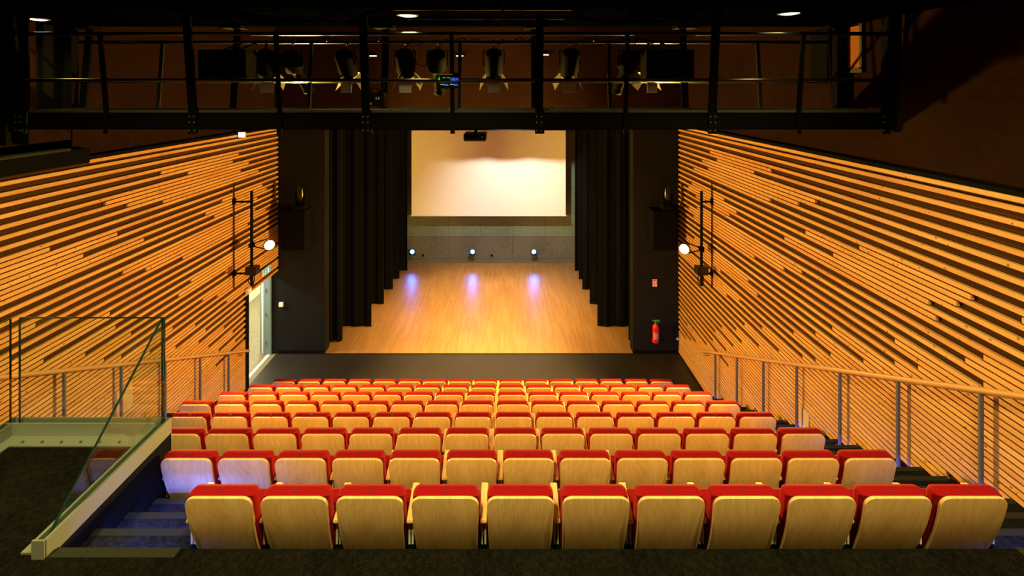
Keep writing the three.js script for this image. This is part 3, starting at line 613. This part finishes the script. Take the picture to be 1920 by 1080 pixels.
// small white slot lights on the header
[[700, 105], [862, 105], [1022, 103], [1190, 102]].forEach(([px, py], i) => {
  const t = thing('slot_light', 'small white slot light on the dark wall above the stage, ' + ord[i + 1] + ' from the left', 'light', P((px - 948) * 11.88 / 825, (py - 168) * 11.88 / 825, 11.88));
  mesh('housing', [bx(0.22, 0.05, 0.05, 0, 0.01, 0)], M.black, t);
  mesh('diffuser', [bx(0.19, 0.03, 0.01, 0, 0, 0.028)], M.slot, t);
});

// ------------------------------------------------------------------ things on the front wall and side walls
for (const s of [-1, 1]) {
  const x = s < 0 ? -5.5 : 4.12, w = s < 0 ? 'left' : 'right';
  const t = thing('wall_loudspeaker', 'large dark loudspeaker fixed on the ' + w + ' pillar beside the stage', 'speaker', P(x, 4.16, 11.58));
  mesh('cabinet', [rb(0.62, 1.02, 0.42, 0.015, 0, 0.51, 0)], M.black, t);
  mesh('grille', [bx(0.58, 0.68, 0.01, 0, 0.66, 0.212), bx(0.58, 0.26, 0.01, 0, 0.16, 0.212)], M.steel, t);
  mesh('bracket', [bx(0.2, 0.3, 0.12, 0, 0.5, -0.26)], M.steel, t);
  const m = thing('moving_head', 'dark moving head lamp standing on the ' + w + ' pillar loudspeaker', 'stage light', P(x + 0.12, 3.14, 11.55));
  mesh('base', [rb(0.3, 0.12, 0.26, 0.02, 0, 0.06, 0)], M.black, m);
  mesh('yoke', [bx(0.03, 0.3, 0.1, -0.13, 0.26, 0), bx(0.03, 0.3, 0.1, 0.13, 0.26, 0), bx(0.28, 0.03, 0.12, 0, 0.135, 0)], M.black, m);
  mesh('head', new THREE.LatheGeometry([[0.001, -0.15], [0.08, -0.14], [0.1, -0.02], [0.075, 0.2], [0.05, 0.26], [0.001, 0.26]].map((p) => new THREE.Vector2(...p)), 20).translate(0, 0.36, 0), M.gloss, m);
}
{
  const t = thing('fire_extinguisher', 'red fire extinguisher with a green handle on the right pillar', 'fire extinguisher', P((1229 - 948) * 11.8 / 825, 6.78, 11.8));
  mesh('cylinder', new THREE.LatheGeometry([[0.001, 0], [0.08, 0.005], [0.09, 0.03], [0.09, 0.4], [0.075, 0.46], [0.035, 0.5], [0.03, 0.53], [0.001, 0.53]].map((p) => new THREE.Vector2(...p)), 24), M.extRed, t);
  mesh('label', new THREE.CylinderGeometry(0.0912, 0.0912, 0.17, 24, 1, true, -0.9, 1.8).translate(0, 0.21, 0), std({ color: lin(0.5, 0.2, 0.17), roughness: 0.5 }), t);
  mesh('valve', [rod(V(0, 0.52, 0), V(0, 0.57, 0), 0.025, 12), bx(0.19, 0.025, 0.03, 0.05, 0.585, 0).rotateZ(0.06), bx(0.13, 0.016, 0.03, 0.05, 0.55, 0)], M.green, t);
  mesh('hose', tube([V(-0.03, 0.55, 0), V(-0.1, 0.5, 0.03), V(-0.105, 0.3, 0.02), V(-0.1, 0.12, 0.01)], 0.01, 24), M.black, t);
  mesh('bracket', [bx(0.05, 0.12, 0.03, 0, 0.4, -0.09)], M.steel, t);
}
{ // extinguisher sign
  const cv = document.createElement('canvas'); cv.width = 128; cv.height = 192; const g = cv.getContext('2d');
  g.fillStyle = '#f4ece6'; g.fillRect(0, 0, 128, 192); g.fillStyle = '#d8331f'; g.fillRect(8, 8, 112, 132);
  g.fillStyle = '#f8efe8'; g.fillRect(66, 48, 26, 78); g.fillRect(72, 34, 14, 12); g.fillRect(74, 26, 28, 6);
  g.beginPath(); g.moveTo(36, 30); g.bezierCurveTo(60, 70, 60, 90, 40, 118); g.bezierCurveTo(16, 100, 20, 80, 36, 30); g.fill();
  g.fillStyle = '#6a6258'; for (const y of [152, 164, 176]) g.fillRect(16, y, 96, 4);
  const tx = new THREE.CanvasTexture(cv); tx.colorSpace = THREE.SRGBColorSpace;
  const t = thing('safety_sign', 'small red and white extinguisher sign on the right pillar', 'sign', P((1228 - 948) * 11.88 / 825, 5.32, 11.89));
  mesh('plate', [bx(0.12, 0.19, 0.006, 0, 0.095, 0)], M.white, t);
  mesh('print', new THREE.PlaneGeometry(0.118, 0.186).translate(0, 0.095, 0.0035), std({ map: tx, roughness: 0.5 }), t);
}
tag(mesh('wall_switch', [rb(0.11, 0.12, 0.05, 0.012).translate(...P((527 - 948) * 11.87 / 825, (571 - 168) * 11.87 / 825, 11.87).toArray())], M.white), 'small white switch box on the left pillar beside the door', 'switch');
tag(mesh('wall_button', [new THREE.SphereGeometry(0.035, 14, 10).translate(...P(4.63, 6.72, 11.86).toArray())], M.white), 'tiny round white knob low at the edge of the right pillar', 'button');
{
  const t = thing('motion_detector', 'small pale detector on the slats above the side door', 'detector', P(-6.13, 4.76, 10.42));
  mesh('housing', [rb(0.09, 0.12, 0.13, 0.02, 0.045, 0, 0)], M.white, t);
  mesh('lens', [new THREE.SphereGeometry(0.035, 12, 8).translate(0.085, -0.02, 0.03)], M.white, t);
}
function signTexture() {
  const cv = document.createElement('canvas'); cv.width = 256; cv.height = 128; const g = cv.getContext('2d');
  g.fillStyle = '#e9f6ee'; g.fillRect(0, 0, 256, 128); g.fillStyle = '#1f9a5c'; g.fillRect(6, 6, 118, 116); g.fillRect(132, 6, 118, 116);
  g.fillStyle = '#f2fff6'; g.fillRect(150, 22, 50, 92);
  g.beginPath(); g.arc(76, 30, 11, 0, 7); g.fill();
  g.lineWidth = 13; g.strokeStyle = '#f2fff6'; g.lineCap = 'round';
  for (const p of [[72, 48, 60, 78], [60, 78, 84, 96], [84, 96, 78, 112], [60, 78, 40, 92], [40, 92, 22, 90], [72, 50, 98, 64], [70, 50, 46, 58]]) { g.beginPath(); g.moveTo(p[0], p[1]); g.lineTo(p[2], p[3]); g.stroke(); }
  const tx = new THREE.CanvasTexture(cv); tx.colorSpace = THREE.SRGBColorSpace; return tx;
}
const exitFace = std({ color: 0x222222, emissive: 0xffffff, emissiveMap: signTexture(), emissiveIntensity: 1.1, roughness: 0.4 });
{
  const t = thing('exit_sign', 'lit green and white emergency exit sign above the side door', 'exit sign', P(-6.06, 4.7, 11.2));
  mesh('case', [rb(0.05, 0.16, 0.36, 0.01, -0.04, 0.09, 0)], M.white, t);
  mesh('face', new THREE.PlaneGeometry(0.34, 0.15).rotateY(Math.PI / 2).translate(-0.013, 0.09, 0), exitFace, t);
  const u = thing('exit_sign', 'small glowing exit sign high on the left slats, under the catwalk', 'exit sign', P(-6.05, 1.1, 10.1));
  mesh('case', [rb(0.16, 0.13, 0.05, 0.01, 0, 0.065, 0)], M.white, u);
  mesh('face', new THREE.PlaneGeometry(0.148, 0.118).translate(0, 0.065, 0.0265), glow(1, 0.92, 0.78, 1.6), u);
}
tag(mesh('wall_plate', [wbox(4.655, 4.685, 5.0, 5.42, 6.76, 6.98)], M.plate), 'flush white plate low on the right slatted wall behind the handrail', 'plate');
tag(mesh('wall_plate', [wbox(-6.16, -6.13, 4.78, 5.2, 6.94, 7.24)], M.plate), 'flush pale plate low on the left slatted wall seen through the glass', 'plate');

// blue step lights in the risers of the aisles
function stepLight(x0, x1, n, label, level = LEVEL.step * 0.55, dip = 1.4) {
  const z = stepZ(n) + 0.006, d = stepDown(n) + 0.055, t = thing('step_light', label, 'step light', P((x0 + x1) / 2, d, z), 'blue step lights in the aisles');
  mesh('housing', [bx(x1 - x0, 0.02, 0.004, 0, 0, 0.002)], M.black, t);
  mesh('diffuser', [bx(x1 - x0 - 0.02, 0.014, 0.004, 0, 0, -0.002)], M.stepGlow, t);
  const l = new THREE.RectAreaLight(HUE.step, level, x1 - x0 - 0.02, 0.014);
  l.position.copy(P((x0 + x1) / 2, d, z + 0.008)); l.lookAt(P((x0 + x1) / 2, d + dip, z + 1)); scene.add(l);
}
stepLight(-2.95, -2.5, 0, 'blue strip light in the riser below the left landing', LEVEL.step * 0.75, 0.45);
stepLight(-3.18, -2.45, 1, 'blue strip light in the second riser of the short left steps', LEVEL.step * 1.3, 2.2);
stepLight(-3.18, -2.45, 2, 'blue strip light in the third riser of the short left steps', LEVEL.step * 1.3, 2.2);
for (let n = 0; n < 8; n++) { stepLight(3.75, 4.58, n * 3, 'blue strip light in the right aisle riser behind the ' + rowName[n]); if (n) stepLight(-6.0, -5.15, n * 3, 'blue strip light in the left aisle riser behind the ' + rowName[n]); }
// corridor ceiling lamps
for (const z of [11.3, 14.5]) {
  const t = thing('corridor_light', z < 12 ? 'white ceiling panel light just outside the side door' : 'white ceiling panel light far along the corridor', 'ceiling light', P(-7.6, 4.3, z));
  mesh('frame', [bx(0.7, 0.03, 0.7, 0, -0.01, 0)], M.white, t);
  mesh('diffuser', [bx(0.62, 0.01, 0.62, 0, -0.03, 0)], M.panelGlow, t);
  const l = new THREE.RectAreaLight(HUE.corridor, LEVEL.corridor, 0.62, 0.62);
  l.position.copy(P(-7.6, 4.345, z)); l.lookAt(P(-7.6, 6, z)); scene.add(l);
}

renderer.render(scene, camera);
